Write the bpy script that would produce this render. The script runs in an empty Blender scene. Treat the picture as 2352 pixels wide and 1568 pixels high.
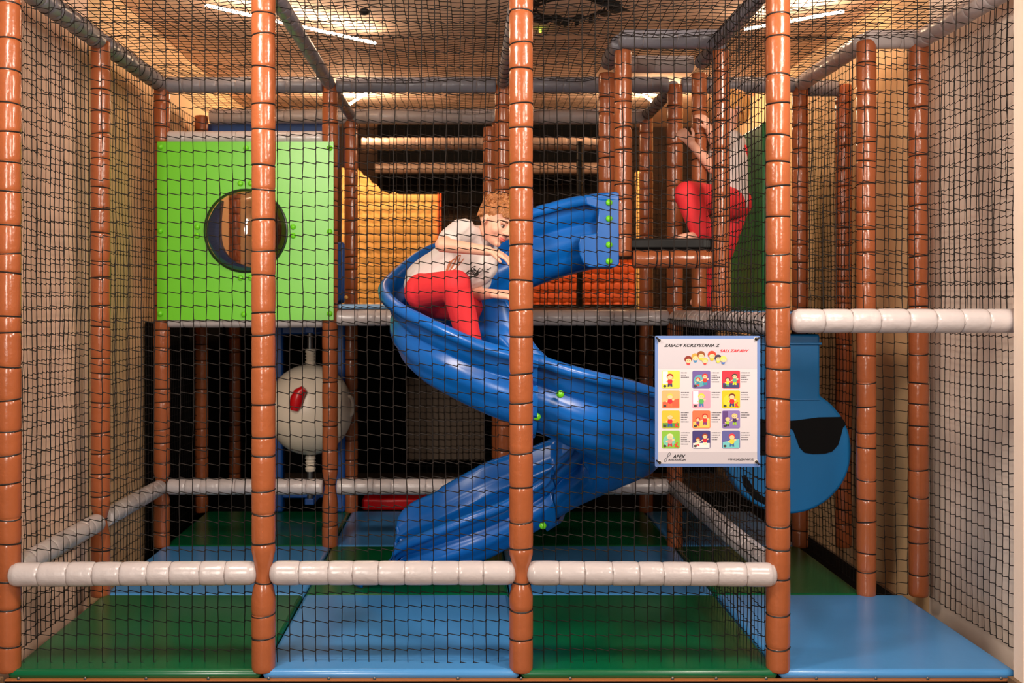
import bpy, bmesh, math, random
from mathutils import Vector, Matrix, Quaternion, noise
random.seed(7)
S = bpy.context.scene
COL = S.collection
PI = math.pi
V = Vector
EYE = 1.574
def W(px, py, Y):            # point at depth Y seen at a pixel of the 2352x1568 frame
    return V(((px-1076)/2360*Y, Y, EYE-(py-695)/2360*Y))

# ------------------------------------------------------------------ materials
def srgb(r, g, b):
    f = lambda c: (c/255/12.92) if c/255 <= .04045 else ((c/255+.055)/1.055)**2.4
    return (f(r), f(g), f(b), 1)
MATS = {}
def mat(name, col, rough=.5, metal=0, bump=0, bscale=30, emit=0, var=0, coat=0, spec=.5, vscale=4):
    if name in MATS: return MATS[name]
    m = bpy.data.materials.new(name); m.use_nodes = True
    nt = m.node_tree; b = nt.nodes['Principled BSDF']
    b.inputs['Base Color'].default_value = col
    b.inputs['Roughness'].default_value = rough
    b.inputs['Metallic'].default_value = metal
    b.inputs['Specular IOR Level'].default_value = spec
    if coat: b.inputs['Coat Weight'].default_value = coat; b.inputs['Coat Roughness'].default_value = .12
    if emit:
        b.inputs['Emission Color'].default_value = col; b.inputs['Emission Strength'].default_value = emit
    if bump or var:
        tc = nt.nodes.new('ShaderNodeTexCoord')
    if bump:
        n = nt.nodes.new('ShaderNodeTexNoise'); n.inputs['Scale'].default_value = bscale; n.inputs['Detail'].default_value = 3
        bp = nt.nodes.new('ShaderNodeBump'); bp.inputs['Strength'].default_value = bump; bp.inputs['Distance'].default_value = .01
        nt.links.new(tc.outputs['Object'], n.inputs['Vector']); nt.links.new(n.outputs['Fac'], bp.inputs['Height'])
        nt.links.new(bp.outputs['Normal'], b.inputs['Normal'])
    if var:
        n2 = nt.nodes.new('ShaderNodeTexNoise'); n2.inputs['Scale'].default_value = vscale; n2.inputs['Detail'].default_value = 4
        nt.links.new(tc.outputs['Object'], n2.inputs['Vector'])
        hv = nt.nodes.new('ShaderNodeHueSaturation'); hv.inputs['Color'].default_value = col
        mr = nt.nodes.new('ShaderNodeMapRange'); mr.inputs['From Min'].default_value = .3; mr.inputs['From Max'].default_value = .7
        mr.inputs['To Min'].default_value = 1-var; mr.inputs['To Max'].default_value = 1+var
        nt.links.new(n2.outputs['Fac'], mr.inputs['Value']); nt.links.new(mr.outputs['Result'], hv.inputs['Value'])
        nt.links.new(hv.outputs['Color'], b.inputs['Base Color'])
    MATS[name] = m
    return m
BROWN = mat('brown_vinyl', srgb(156, 85, 48), .26, bump=.35, bscale=22, var=.06, coat=.25)
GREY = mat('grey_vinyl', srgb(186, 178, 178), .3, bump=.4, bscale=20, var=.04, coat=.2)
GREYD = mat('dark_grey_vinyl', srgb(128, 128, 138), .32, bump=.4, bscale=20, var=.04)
TIE = mat('black_cord', srgb(22, 14, 12), .6)
GTIE = mat('grey_tie', srgb(150, 140, 138), .4)
NET = mat('net_twine', srgb(20, 14, 11), .75, spec=.3)
MBLUE = mat('blue_mat_vinyl', srgb(70, 140, 202), .27, bump=.25, bscale=5, var=.03, coat=.15)
MGREEN = mat('green_mat_vinyl', srgb(2, 92, 54), .27, bump=.25, bscale=5, var=.04, coat=.15)
SLIDE = mat('blue_plastic', srgb(8, 98, 186), .28, bump=.05, bscale=8, coat=.05, spec=.4)
LIME = mat('lime_plastic', srgb(110, 214, 30), .3)
PANEL = mat('lime_panel', srgb(104, 200, 26), .3, var=.02)
WALLC = mat('beige_plaster', srgb(240, 200, 162), .8, bump=.1, bscale=40, var=.03)
WALLW = mat('pale_plaster', srgb(244, 226, 210), .8, bump=.1, bscale=40, var=.02)
WALLB = mat('brown_wall', srgb(62, 42, 26), .85, var=.1)
CEIL = mat('ceiling_plaster', srgb(240, 208, 182), .85, bump=.1, bscale=30, var=.05)
BLACK = mat('black_board', srgb(8, 8, 8), .85, spec=.1)
BLACKV = mat('black_vinyl', srgb(14, 15, 15), .5, spec=.3)
YEL = mat('yellow_foam', srgb(255, 202, 112), .5, var=.06, vscale=8)
ORA = mat('orange_foam', srgb(222, 92, 20), .5, var=.15, vscale=6)
NAVY = mat('navy_vinyl', srgb(16, 74, 150), .4, bump=.1)
DGREEN = mat('dark_green_vinyl', srgb(8, 112, 58), .4, bump=.1)
DISC = mat('teal_blue_vinyl', srgb(8, 96, 152), .38, bump=.25, bscale=6, var=.03)
WHITEP = mat('cream_plastic', srgb(226, 212, 192), .35)
RED = mat('red_plastic', srgb(200, 12, 22), .3)
STEEL = mat('grey_steel', srgb(120, 120, 120), .35, metal=.8)
STONE = mat('stone_base', srgb(120, 96, 70), .7, bump=.5, bscale=30, var=.3, vscale=20)
FLOORM = mat('hall_floor', srgb(120, 100, 84), .6, var=.1)
LED = mat('led_strip', (1, .73, .50, 1), .5, emit=72)
LEDF = mat('led_strip_far', (1, .68, .42, 1), .5, emit=700)
SKIN = mat('skin', srgb(234, 176, 150), .5, var=.03)
SKIN.node_tree.nodes['Principled BSDF'].inputs['Subsurface Weight'].default_value = .08
SKIN.node_tree.nodes['Principled BSDF'].inputs['Subsurface Radius'].default_value = (.02, .008, .004)
LIP = mat('lips', srgb(206, 104, 92), .4)
HAIR = mat('light_brown_hair', srgb(172, 112, 66), .5, bump=1, bscale=90, var=.25, vscale=60)
HAIRB = mat('blond_hair', srgb(224, 160, 84), .5, bump=.8, bscale=90, var=.2, vscale=60)
SHIRT = mat('white_cotton', srgb(218, 208, 204), .85, bump=.5, bscale=14)
PRINT = mat('black_print', srgb(40, 36, 34), .8)
PRINTO = mat('brown_print', srgb(190, 120, 84), .8)
PANTS = mat('red_cotton', srgb(230, 46, 54), .75, bump=.35, bscale=14)
EYEW = mat('eye_white', srgb(190, 176, 168), .3)
EYEB = mat('eye_dark', srgb(50, 34, 26), .15)
BROW = mat('eyebrow', srgb(140, 92, 60), .7)

def glass():
    m = bpy.data.materials.new('tinted_acrylic'); m.use_nodes = True; nt = m.node_tree
    nt.nodes.clear(); N = nt.nodes.new
    o = N('ShaderNodeOutputMaterial'); mx = N('ShaderNodeMixShader'); t = N('ShaderNodeBsdfTransparent'); g = N('ShaderNodeBsdfGlossy')
    t.inputs['Color'].default_value = (.55, .52, .52, 1); g.inputs['Roughness'].default_value = .03
    l = N('ShaderNodeLayerWeight'); l.inputs['Blend'].default_value = .35
    mr = N('ShaderNodeMapRange'); mr.inputs['To Min'].default_value = .05; mr.inputs['To Max'].default_value = .5
    nt.links.new(l.outputs['Fresnel'], mr.inputs['Value']); nt.links.new(mr.outputs['Result'], mx.inputs['Fac'])
    nt.links.new(t.outputs[0], mx.inputs[1]); nt.links.new(g.outputs[0], mx.inputs[2]); nt.links.new(mx.outputs[0], o.inputs[0])
    return m
GLASS = glass()

# ------------------------------------------------------------------ mesh helpers
class MB:
    def __init__(s): s.v = []; s.f = []; s.m = []; s.cm = 0
    def add(s, vs, fs):
        k = len(s.v); s.v += [tuple(p) for p in vs]; s.f += [tuple(i+k for i in f) for f in fs]; s.m += [s.cm]*len(fs); return s
    def box(s, a, b, R=None, c=None):
        a, b = V(a), V(b)
        vs = [V((x, y, z)) for x in (a.x, b.x) for y in (a.y, b.y) for z in (a.z, b.z)]
        if R is not None: vs = [R @ p + c for p in vs]
        return s.add(vs, [(0,1,3,2),(4,6,7,5),(0,4,5,1),(2,3,7,6),(0,2,6,4),(1,5,7,3)])
    def frame(s, d):
        d = d.normalized(); a = V((0,0,1)) if abs(d.z) < .9 else V((1,0,0))
        u = d.cross(a).normalized(); return u, d.cross(u).normalized()
    def tube(s, pts, r, n=6, cap=True, close=False):
        pts = [V(p) for p in pts]; L = len(pts); rs = r if isinstance(r, (list, tuple)) else [r]*L
        vs = []; u = None
        for i, p in enumerate(pts):
            if close: d = pts[(i+1) % L]-pts[i-1]
            else: d = pts[min(i+1, L-1)]-pts[max(i-1, 0)]
            if d.length < 1e-9: d = V((0,0,1))
            d.normalize()
            if u is None: u, w = s.frame(d)
            else:
                u = (u-d*u.dot(d))
                u = u.normalized() if u.length > 1e-6 else s.frame(d)[0]
                w = d.cross(u)
            w = d.cross(u)
            vs += [p+rs[i]*(u*math.cos(2*PI*k/n)+w*math.sin(2*PI*k/n)) for k in range(n)]
        fs = []
        for i in range(L if close else L-1):
            j = (i+1) % L
            fs += [(i*n+k, i*n+(k+1) % n, j*n+(k+1) % n, j*n+k) for k in range(n)]
        if cap and not close: fs += [tuple(range(n))[::-1], tuple((L-1)*n+k for k in range(n))]
        return s.add(vs, fs)
    def lathe(s, prof, n=20, M=None):    # prof: (r, z)
        vs = [V((r*math.cos(2*PI*k/n), r*math.sin(2*PI*k/n), z)) for r, z in prof for k in range(n)]
        if M is not None: vs = [M @ p for p in vs]
        fs = [(i*n+k, i*n+(k+1) % n, (i+1)*n+(k+1) % n, (i+1)*n+k) for i in range(len(prof)-1) for k in range(n)]
        fs += [tuple(range(n))[::-1], tuple((len(prof)-1)*n+k for k in range(n))]
        return s.add(vs, fs)
    def ell(s, c, r, n=16, m=10, R=None):
        c = V(c); r = V(r) if not isinstance(r, (int, float)) else V((r, r, r))
        vs = []
        for i in range(m+1):
            t = PI*i/m
            for k in range(n):
                p = V((r.x*math.sin(t)*math.cos(2*PI*k/n), r.y*math.sin(t)*math.sin(2*PI*k/n), r.z*math.cos(t)))
                if R is not None: p = R @ p
                vs.append(c+p)
        fs = [(i*n+k, (i+1)*n+k, (i+1)*n+(k+1) % n, i*n+(k+1) % n) for i in range(m) for k in range(n)]
        return s.add(vs, fs)
    def cap(s, a, b, ra, rb=None, n=14):
        a, b = V(a), V(b); rb = ra if rb is None else rb
        d = (b-a); L = d.length; d = d.normalized()
        pts = []; rs = []
        for i in range(6):
            t = PI/2*i/5.0; pts.append(a-d*ra*math.cos(t)); rs.append(max(ra*math.sin(t), 1e-4))
        for i in range(6):
            t = PI/2*i/5.0; pts.append(b+d*rb*math.sin(t)); rs.append(max(rb*math.cos(t), 1e-4))
        return s.tube(pts, rs, n)
    def poly(s, pts, z0, z1, M):      # extrude a 2D outline
        n = len(pts)
        vs = [M @ V((x, y, z0)) for x, y in pts]+[M @ V((x, y, z1)) for x, y in pts]
        return s.add(vs, [tuple(range(n))[::-1], tuple(range(n, 2*n))]+[(i, (i+1) % n, n+(i+1) % n, n+i) for i in range(n)])
    def build(s, name, m, parent=None, smooth=True, mats=None, angle=40):
        me = bpy.data.meshes.new(name); me.from_pydata(s.v, [], s.f)
        for mm in (mats or [m]): me.materials.append(mm)
        if mats: me.polygons.foreach_set('material_index', s.m)
        me.validate()
        if smooth:
            me.polygons.foreach_set('use_smooth', [True]*len(me.polygons))
            try: me.set_sharp_from_angle(angle=math.radians(angle))
            except Exception: pass
        me.update()
        o = bpy.data.objects.new(name, me); COL.objects.link(o)
        if parent: o.parent = parent
        return o
def tag(o, label=None, cat=None, group=None, kind=None):
    if label: o['label'] = label
    if cat: o['category'] = cat
    if group: o['group'] = group
    if kind: o['kind'] = kind
    return o
def empty(name, loc=(0,0,0), label=None, cat=None, group=None):
    o = bpy.data.objects.new(name, None); COL.objects.link(o); o.location = loc; o.empty_display_size = .1
    return tag(o, label, cat, group)
def keep(o, parent):         # parent keeping world coordinates
    o.parent = parent; o.matrix_parent_inverse = Matrix.Translation(-parent.location)
    return o
def bevel(o, w=.01, seg=3):
    m = o.modifiers.new('b', 'BEVEL'); m.width = w; m.segments = seg; m.limit_method = 'ANGLE'; return o
def remesh(mb, name, m, parent, vox=.006, smooth=4, mats=None):
    t = mb.build(name, m)
    r = t.modifiers.new('r', 'REMESH'); r.mode = 'VOXEL'; r.voxel_size = vox; r.use_smooth_shade = True
    if smooth:
        c = t.modifiers.new('s', 'SMOOTH'); c.iterations = smooth; c.factor = .5
    dg = bpy.context.evaluated_depsgraph_get(); dg.update()
    me = bpy.data.meshes.new_from_object(t.evaluated_get(dg)); me.name = name
    bpy.data.objects.remove(t)
    me.materials.clear(); me.materials.append(m)
    me.polygons.foreach_set('use_smooth', [True]*len(me.polygons))
    o = bpy.data.objects.new(name, me); COL.objects.link(o)
    if parent: keep(o, parent)
    return o

# ------------------------------------------------------------------ setting
def struct(name, mb, m, sm=False):
    return tag(mb.build(name, m, smooth=sm), kind='structure')
struct('floor', MB().box((-5,-3,-.05),(6,11,0)), FLOORM)
struct('ceiling', MB().box((-3.5,2.2,3.25),(4.5,11,3.35)), CEIL)
WALLG = mat('led_warmed_plaster', srgb(236, 198, 150), .8, bump=.1, bscale=40, var=.03)  # rear wall colour with the warm LED spill painted in
struct('wall_left', MB().box((-2.1,4.0,0),(-1.93,5.2,3.25)), mat('rosy_beige_plaster', srgb(246, 210, 184), .8, bump=.1, bscale=40, var=.03))
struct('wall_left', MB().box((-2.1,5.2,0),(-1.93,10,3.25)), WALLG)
struct('wall_right', MB().box((2.31,3.94,0),(2.5,5.15,3.25)), WALLW)
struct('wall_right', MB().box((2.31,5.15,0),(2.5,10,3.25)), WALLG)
struct('wall_back', MB().box((-2.1,9.8,0),(2.5,9.95,3.25)), WALLB)
struct('wall_front_right', MB().box((2.09,3.87,.14),(4.2,3.94,3.25)), WALLW)
struct('baseboard_right', MB().box((2.07,3.85,0),(4.2,3.945,.14)), STONE)
struct('wall_front_left', MB().box((-4,3.9,.14),(-1.95,3.98,3.25)), WALLC)
struct('baseboard_left', MB().box((-4,3.88,0),(-1.79,3.955,.135)), STONE)
# plinth
pl = MB().box((-1.785,3.955,0),(2.12,7.9,.118)); p = pl.build('stage_plinth', BLACK, smooth=False)
tag(p, 'low black plinth carrying the padded play floor', 'platform')
b0 = None
for px in (42,195,335,478,617,755,860,1052,1197,1310,1545,1645,1760,1875,2012,2131,2300):
    m = MB(); c = W(px, 1558, 3.953); m.ell(c, (.006,.003,.006), 10, 6); m.build('bolt', STEEL, p)
tr = MB().box((-1.785,3.953,.1185),(2.12,3.975,.1225)).build('edge_trim', mat('brass_trim', srgb(190,120,70), .35, metal=.3), p, smooth=False)
tr['label'] = 'thin brassy edge strip'

# ------------------------------------------------------------------ padded posts and rails
def padded(name, p0, p1, r, m, label, cat, group, seg=.118, lace='ring', dome=False, pinch=(), tie=TIE, jitter=.25):
    p0, p1 = V(p0), V(p1); L = (p1-p0).length
    rnd = random.Random(hash((round(p0.x,3), round(p0.y,3), round(p1.z,3))) & 0xffff)
    q = (p1-p0).to_track_quat('Z', 'Y')
    nseg = max(2, round(L/seg)); cuts = [0]
    for i in range(1, nseg): cuts.append((i+rnd.uniform(-jitter, jitter))*L/nseg)
    cuts.append(L)
    prof = []
    def pin(z):
        k = 1
        for zc in pinch:
            d = abs(z-zc)
            if d < .075: k = min(k, .68+.32*(d/.075)**2)
        return k
    if dome:
        for i in range(5): t = PI/2*i/5; prof.append((max(.92*r*math.sin(t), .002), -.5*r*math.cos(t)))
    for i in range(nseg):
        a, b = cuts[i], cuts[i+1]; l = b-a; bul = 1+rnd.uniform(-.012, .018)
        for t, k in ((.0,.92),(.025,.955),(.07,.988),(.18,1.0),(.5,1.005),(.82,1.0),(.93,.988),(.975,.955)):
            z = a+l*t; prof.append((r*k*bul*pin(z), z))
    prof.append((r*.9*pin(L), L))
    if dome:
        for i in range(4, -1, -1): t = PI/2*i/5; prof.append((max(.92*r*math.sin(t), .002), L+.5*r*math.cos(t)))
    mb = MB(); mb.lathe(prof, 24)
    o = mb.build(name, m, angle=70)
    o.location = p0; o.rotation_mode = 'QUATERNION'; o.rotation_quaternion = q
    tag(o, label, cat, group)
    lm = MB()
    bk = q.inverted() @ V((0,1,-.1)); ab = math.atan2(bk.y, bk.x)
    if lace in ('ring', 'tie'):
        pts = []; fat = .0034 if lace == 'ring' else .002
        for z in cuts[1:-1]:
            tx, ty = (rnd.uniform(-.12, .12), rnd.uniform(-.12, .12)) if lace == 'ring' else (0, 0)
            rr = r*(.935 if lace == 'ring' else .9)*pin(z)+.001; nb = rnd.choice((8, 9, 10, 11))
            for k in range(21):
                a = ab+2*PI*k/20; b_ = .004 if (lace == 'tie' and k == nb) else 0
                pts.append(((rr+b_)*math.cos(a), (rr+b_)*math.sin(a), z+rr*(tx*math.cos(a)+ty*math.sin(a))+(.0005 if k == 20 else 0)))
        lm.tube(pts, fat, 5)
        lm.build('lacing_cord' if lace == 'ring' else 'cable_tie_row', tie, o)
    elif lace == 'spiral':
        pts = []; n = int(L/.1)*14; rr = r+.001
        for k in range(n+1):
            t = k/n; a = 2*PI*t*L/.11; pts.append((rr*math.cos(a), rr*math.sin(a), L*t))
        lm.tube(pts, .0024, 4)
        lm.build('lacing_cord', tie, o)
    return o
R = .046
def post(x, Y, z0, z1, label, group=None, r=R, pinch=(), **k):
    return padded('padded_post', (x, Y, z0), (x, Y, z1), r, BROWN, label, 'post', group, pinch=[p-z0 for p in pinch], **k)
Z0, ZT = .15, 2.845
B = 'brown padded foam post '
post(-1.79, 4, .145, 2.95, B+'at the front left corner, cut off by the photo edge')
post(-.798, 4, .145, 2.95, B+'in the front row, standing before the green panel', pinch=(.523,))
post(.205, 4, .145, 2.95, B+'in the front row, in front of the boy on the slide', pinch=(.523,))
post(1.205, 4, .145, 2.95, B+'in the front row, right beside the rules sign')
post(2.185, 4, .145, 2.95, B+'at the front right corner, half hidden by the pale wall')
post(-1.79, 5, Z0, ZT, B+'halfway along the left side net', pinch=(.51,))
post(-1.79, 6, Z0, ZT, B+'behind the left edge of the green panel', pinch=(.5,))
post(-.808, 6, Z0, ZT, B+'at the right edge of the green panel', pinch=(.5,))
post(.2, 6, Z0, ZT, B+'directly behind the boy and the slide', pinch=(.5,))
post(1.205, 6, Z0, ZT, B+'in the back row, seen through the tower opening')
post(1.936, 5, Z0, ZT, B+'with a lit orange side, just right of the smiley bag')
post(2.19, 5, Z0, ZT, B+'near the right wall, middle of its side net')
post(1.936, 6, Z0, ZT, B+'behind the blue smiley bag, right of the green pad')
post(2.19, 6, Z0, ZT, 'dark-looking brown padded post deep in the right passage by the wall')
post(.752, 5, 1.80, 2.80, B+'on the tower front, beside the slide mouth', r=.042)
post(1.227, 5, 1.53, 2.80, B+'on the tower front, before the climbing child', r=.042)
post(.742, 5.5, 1.87, 2.80, B+'on the left rear corner of the raised tower')
post(1.235, 5.5, 1.55, 2.80, B+'that the climbing child in red trousers grips', r=.04)
post(.135, 6.6, 1.55, 2.7, B+'upright just left of the one behind the boy', r=.04)
deep = 'brown posts deep in the structure'
for x, Y, l in ((-1.82,7,'dim brown post under the green panel, left one behind it'), (-.8,7,'dim brown post just right of the cream ball'),
                (.205,7,'brown post two bays behind the boy'), (1.21,7,'brown post in the left half of the tower opening'),
                (-1.82,8,'thin dim post under the green panel, nearest the white ball on its left')):
    post(x, Y, Z0, ZT, l, deep)
# slim black pole
o = MB(); o.tube([(.812,7.5,1.5),(.812,7.5,2.75)], .022, 12); o = o.build('steel_pole', BLACKV)
tag(o, 'slim black pole behind the slide entrance', 'pole')

def rail(p0, p1, label, m=GREY, r=R, lace='tie', group=None, seg=.105, **k):
    return padded('padded_rail', p0, p1, r, m, label, 'rail', group, lace=lace, seg=seg, tie=(GTIE if lace == 'tie' else TIE), **k)
G = 'pale grey padded rail '
rail((-1.755,3.975,.523), (-.842,4.0,.523), G+'low across the front, left bay', dome=True, jitter=.08)
rail((-.752,4.0,.523), (.163,4.0,.523), G+'low across the front, middle bay below the slide end', dome=True, jitter=.08)
rail((.247,4.0,.523), (1.17,3.975,.523), G+'low across the front, right bay below the sign', dome=True, jitter=.08)
rail((1.275,4,1.503), (2.125,4,1.503), G+'at chest height across the right front opening', dome=True, jitter=.06, r=.047)
rail((-1.79,4.06,.523), (-1.79,4.95,.513), G+'low along the left side, nearer half')
rail((-1.79,5.05,.513), (-1.79,5.95,.503), G+'low along the left side, farther half')
rail((-1.75,6,.5), (-.85,6,.5), G+'low in the back row under the green panel', jitter=.08)
rail((-.765,6,.5), (.16,6,.5), G+'low in the back row left of the slide end', jitter=.08)
rail((.24,6,.5), (1.165,6,.5), G+'low in the back row behind the lower slide')
rail((1.205,5.97,.5), (1.205,5.0,.51), G+'low along the right side, farther half', lace='tie')
rail((1.205,5.0,.51), (1.205,4.06,.52), G+'low along the right side, nearer half meeting the front post', lace='tie')
rail((-1.75,6,1.475), (-.85,6,1.475), G+'along the bottom edge of the green panel')
rail((-.765,6,1.485), (.16,6,1.485), G+'at deck height left of the slide bend')
rail((.24,6,1.485), (1.165,6,1.485), G+'at deck height under the slide mouth')
rail((1.205,5.95,1.485), (1.205,5.0,1.487), G+'at deck height under the tower, running forward', lace='tie')
rail((1.205,5.0,1.487), (1.205,4.06,1.49), 'net-wrapped grey padded rail just above the sign', lace='spiral')
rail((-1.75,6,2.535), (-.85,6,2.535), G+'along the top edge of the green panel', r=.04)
# ceiling rails
T = 'grey padded ceiling rail '
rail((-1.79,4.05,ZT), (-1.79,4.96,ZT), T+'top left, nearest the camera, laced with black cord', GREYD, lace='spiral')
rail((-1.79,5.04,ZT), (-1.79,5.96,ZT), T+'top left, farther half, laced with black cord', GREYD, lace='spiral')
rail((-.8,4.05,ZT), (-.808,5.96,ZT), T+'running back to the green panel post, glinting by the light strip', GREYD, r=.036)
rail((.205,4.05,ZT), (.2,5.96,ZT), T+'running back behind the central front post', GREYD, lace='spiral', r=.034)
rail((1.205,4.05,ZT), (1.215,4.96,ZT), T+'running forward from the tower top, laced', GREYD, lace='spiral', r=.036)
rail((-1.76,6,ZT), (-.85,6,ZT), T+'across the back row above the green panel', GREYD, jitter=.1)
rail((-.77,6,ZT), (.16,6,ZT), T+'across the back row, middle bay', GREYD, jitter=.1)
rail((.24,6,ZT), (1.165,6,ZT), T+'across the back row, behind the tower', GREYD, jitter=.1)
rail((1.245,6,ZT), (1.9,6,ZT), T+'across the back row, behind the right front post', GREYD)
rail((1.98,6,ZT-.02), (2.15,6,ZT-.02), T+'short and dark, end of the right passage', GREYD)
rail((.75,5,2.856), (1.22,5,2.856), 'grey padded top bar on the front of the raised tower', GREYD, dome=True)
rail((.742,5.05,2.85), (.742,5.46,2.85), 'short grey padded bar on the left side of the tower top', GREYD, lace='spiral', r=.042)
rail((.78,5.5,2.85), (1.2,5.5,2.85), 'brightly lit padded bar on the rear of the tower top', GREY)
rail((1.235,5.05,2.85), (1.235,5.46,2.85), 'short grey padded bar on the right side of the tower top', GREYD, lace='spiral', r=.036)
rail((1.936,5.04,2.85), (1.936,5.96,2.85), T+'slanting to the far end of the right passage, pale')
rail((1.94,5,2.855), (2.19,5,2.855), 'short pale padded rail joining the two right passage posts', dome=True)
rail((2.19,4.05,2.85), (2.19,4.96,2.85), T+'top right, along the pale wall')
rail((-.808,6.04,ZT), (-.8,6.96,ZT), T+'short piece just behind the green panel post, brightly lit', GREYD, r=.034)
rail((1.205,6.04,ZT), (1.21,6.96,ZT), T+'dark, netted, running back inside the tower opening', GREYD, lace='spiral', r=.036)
for Y, z, l in ((7,2.842,'beside the brightest glint'), (8.2,2.84,'second of the rearward ones'), (9.3,2.79,'lowest, deepest of the rearward ones')):
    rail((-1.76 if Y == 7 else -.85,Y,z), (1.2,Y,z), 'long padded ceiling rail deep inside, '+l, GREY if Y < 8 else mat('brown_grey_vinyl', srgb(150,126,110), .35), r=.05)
# tower sill
rail((.80,5,1.785), (1.185,5,1.785), 'brown padded bar along the bottom of the raised tower', BROWN, lace='ring', r=.044)
o = MB().box((.76,5.02,1.835),(1.21,5.5,1.89)).build('tower_deck', BLACKV); bevel(o, .012)
tag(o, 'black padded deck of the raised tower, under the child\'s foot', 'platform')

# ------------------------------------------------------------------ floor mats
def pad(name, a, b, m, label, group=None, bw=.018, cat='mat'):
    o = MB().box(a, b).build(name, m); bevel(o, bw, 4); return tag(o, label, cat, group)
xs = [-1.785, -.80, .2, 1.2, 2.12]; ys = [3.965, 5, 6, 7]
names = {(0,0):'green floor mat at the front left', (1,0):'light blue floor mat in front, below the slide end', (2,0):'green floor mat in front, below the sign',
 (3,0):'large light blue floor mat at the front right opening', (0,1):'blue floor mat in the second row on the left', (1,1):'green floor mat in the second row under the slide end',
 (2,1):'blue floor mat in the second row under the slide bend', (3,1):'green floor mat in the right passage behind the blue one',
 (0,2):'dark green floor mat in the third row on the left', (1,2):'blue floor mat in the third row, behind the slide end',
 (2,2):'green floor mat in the third row, behind the lower slide', (3,2):'blue floor mat in the third row at the end of the right passage'}
for (i, j), l in names.items():
    x1 = xs[i+1]
    if i == 3 and j: x1 = 1.93
    pad('floor_mat', (xs[i]+.003, ys[j]+.002, .1185), (x1-.003, ys[j+1]-.002, .156), MGREEN if (i+j) % 2 == 0 else MBLUE, l)
pad('floor_mat', (-.75,7.2,.1185), (-.3,7.8,.2), RED, 'dim red padded block on the floor far behind the slide end')

# upper deck
o = MB().box((-1.78,6.05,1.47),(1.2,9.6,1.53)).build('upper_deck', BLACKV, smooth=False); tag(o, 'dark upper play deck behind the slide', 'platform')
o = MB().box((1.25,5.0,1.44),(1.9,9.5,1.5)).build('upper_deck', BLACKV, smooth=False); tag(o, 'dark upper deck of the right passage, above the blue smiley bag', 'platform')
pad('deck_edge_pad', (-.77,6.02,1.535), (.2,6.15,1.566), mat('pale_blue_vinyl', srgb(110,160,205), .3), 'pale blue edge pad on the upper deck left of the slide', bw=.012, cat='padding')
pad('deck_edge_pad', (1.26,5.55,1.5), (1.9,5.66,1.53), MBLUE, 'blue edge pad on the deck of the right passage', bw=.01, cat='padding')
pad('blue_wall_panel', (-1.855,7.12,2.5), (-.9,7.17,2.82), NAVY, 'deep blue padded panel above and behind the green panel', cat='panel')
pad('green_door_pad', (1.86,6.5,1.505), (1.93,7.3,2.72), DGREEN, 'dark green padded upright panel right of the climbing child', cat='panel')
o = MB().box((-.85,9.6,2.5),(1.25,9.66,3.24)).build('back_fascia', BLACK, smooth=False); tag(o, 'black board high at the back above the netting', 'board')

pad('partition_panel', (-.56,9.25,.156), (.14,9.3,.9), mat('dim_panel', srgb(150,130,112), .7), 'dim beige panel low at the very back, left of the slide', bw=.005, cat='panel')
o = MB().box((-1.9,9.5,.0),(2.28,9.56,1.46)).build('back_shade_sheet', BLACK, smooth=False); tag(o, 'black sheet added as shade in the lower level at the very back', 'board')  # added black sheet stands in for the unlit lower back
o = MB().box((-1.92,6.1,.0),(-1.9,9.5,1.46)).build('side_shade_sheet', BLACK, smooth=False); tag(o, 'black sheet added as shade along the lower left wall behind the green panel bay', 'board')  # black sheet added where the lower left wall lies in shade
# bumpy yellow climbing wall
def bumpy(name, x0, x1, Y, z0, topf, m, label, sp=.075, amp=.025):
    mb = MB(); nx, nz = int((x1-x0)/.0125), 72; vs = []; fs = []
    for j in range(nz+1):
        for i in range(nx+1):
            x = x0+(x1-x0)*i/nx; zt = topf(x); z = z0+(zt-z0)*j/nz
            row = round(z/sp); xo = (row % 2)*.5*sp
            cx = round((x-xo)/sp)*sp+xo; cz = row*sp
            d = math.hypot(x-cx, z-cz)/(sp*.55)
            h = amp*math.sqrt(max(0, 1-d*d))
            vs.append((x, Y-h, z))
    for j in range(nz):
        for i in range(nx): k = j*(nx+1)+i; fs.append((k, k+1, k+nx+2, k+nx+1))
    o2 = len(vs); vs2 = [(x, Y+.06, z) for x, y, z in vs]; vs += vs2
    n1 = nx+1
    for i in range(nx):
        k = nz*n1+i; fs.append((k, k+1, k+1+o2, k+o2)); fs.append((i+1, i, i+o2, i+1+o2))
    for j in range(nz):
        k = j*n1; fs.append((k, k+n1, k+n1+o2, k+o2)); k = j*n1+nx; fs.append((k+n1, k, k+o2, k+n1+o2))
    mb.add(vs, fs); return tag(mb.build(name, m), label, 'panel')
def top1(x):
    b = 2.50+.02*abs(math.sin(x*42))*(1 if x < -.6 else 0)
    return b+max(0, min(.21, (-.712-x)*.86))
yw = bumpy('bumpy_climbing_wall', -1.085, -.262, 8.8, 1.56, top1, YEL, 'yellow bumpy foam wall left of the boy, glowing under the lamps', .085, .012)
keep_edge = MB().box((-.264,8.74,1.56),(-.232,8.88,2.51)).build('edge_strip', ORA, yw, smooth=False)
keep_edge['label'] = 'orange edge strip'
bumpy('bumpy_climbing_wall', .44, 1.42, 8.8, 1.56, lambda x: 1.94, ORA, 'low orange bumpy foam wall below the slide mouth', .085, .012)
pad('yellow_corner_pad', (1.42,8.7,1.5), (1.48,8.8,2.69), YEL, 'narrow yellow upright pad in the tower opening', cat='padding')
pad('blue_sleeve_pad', (-.83,6.35,1.57), (-.77,6.42,1.95), NAVY, 'dark blue padded upright beside the bumpy wall', cat='padding')
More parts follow.
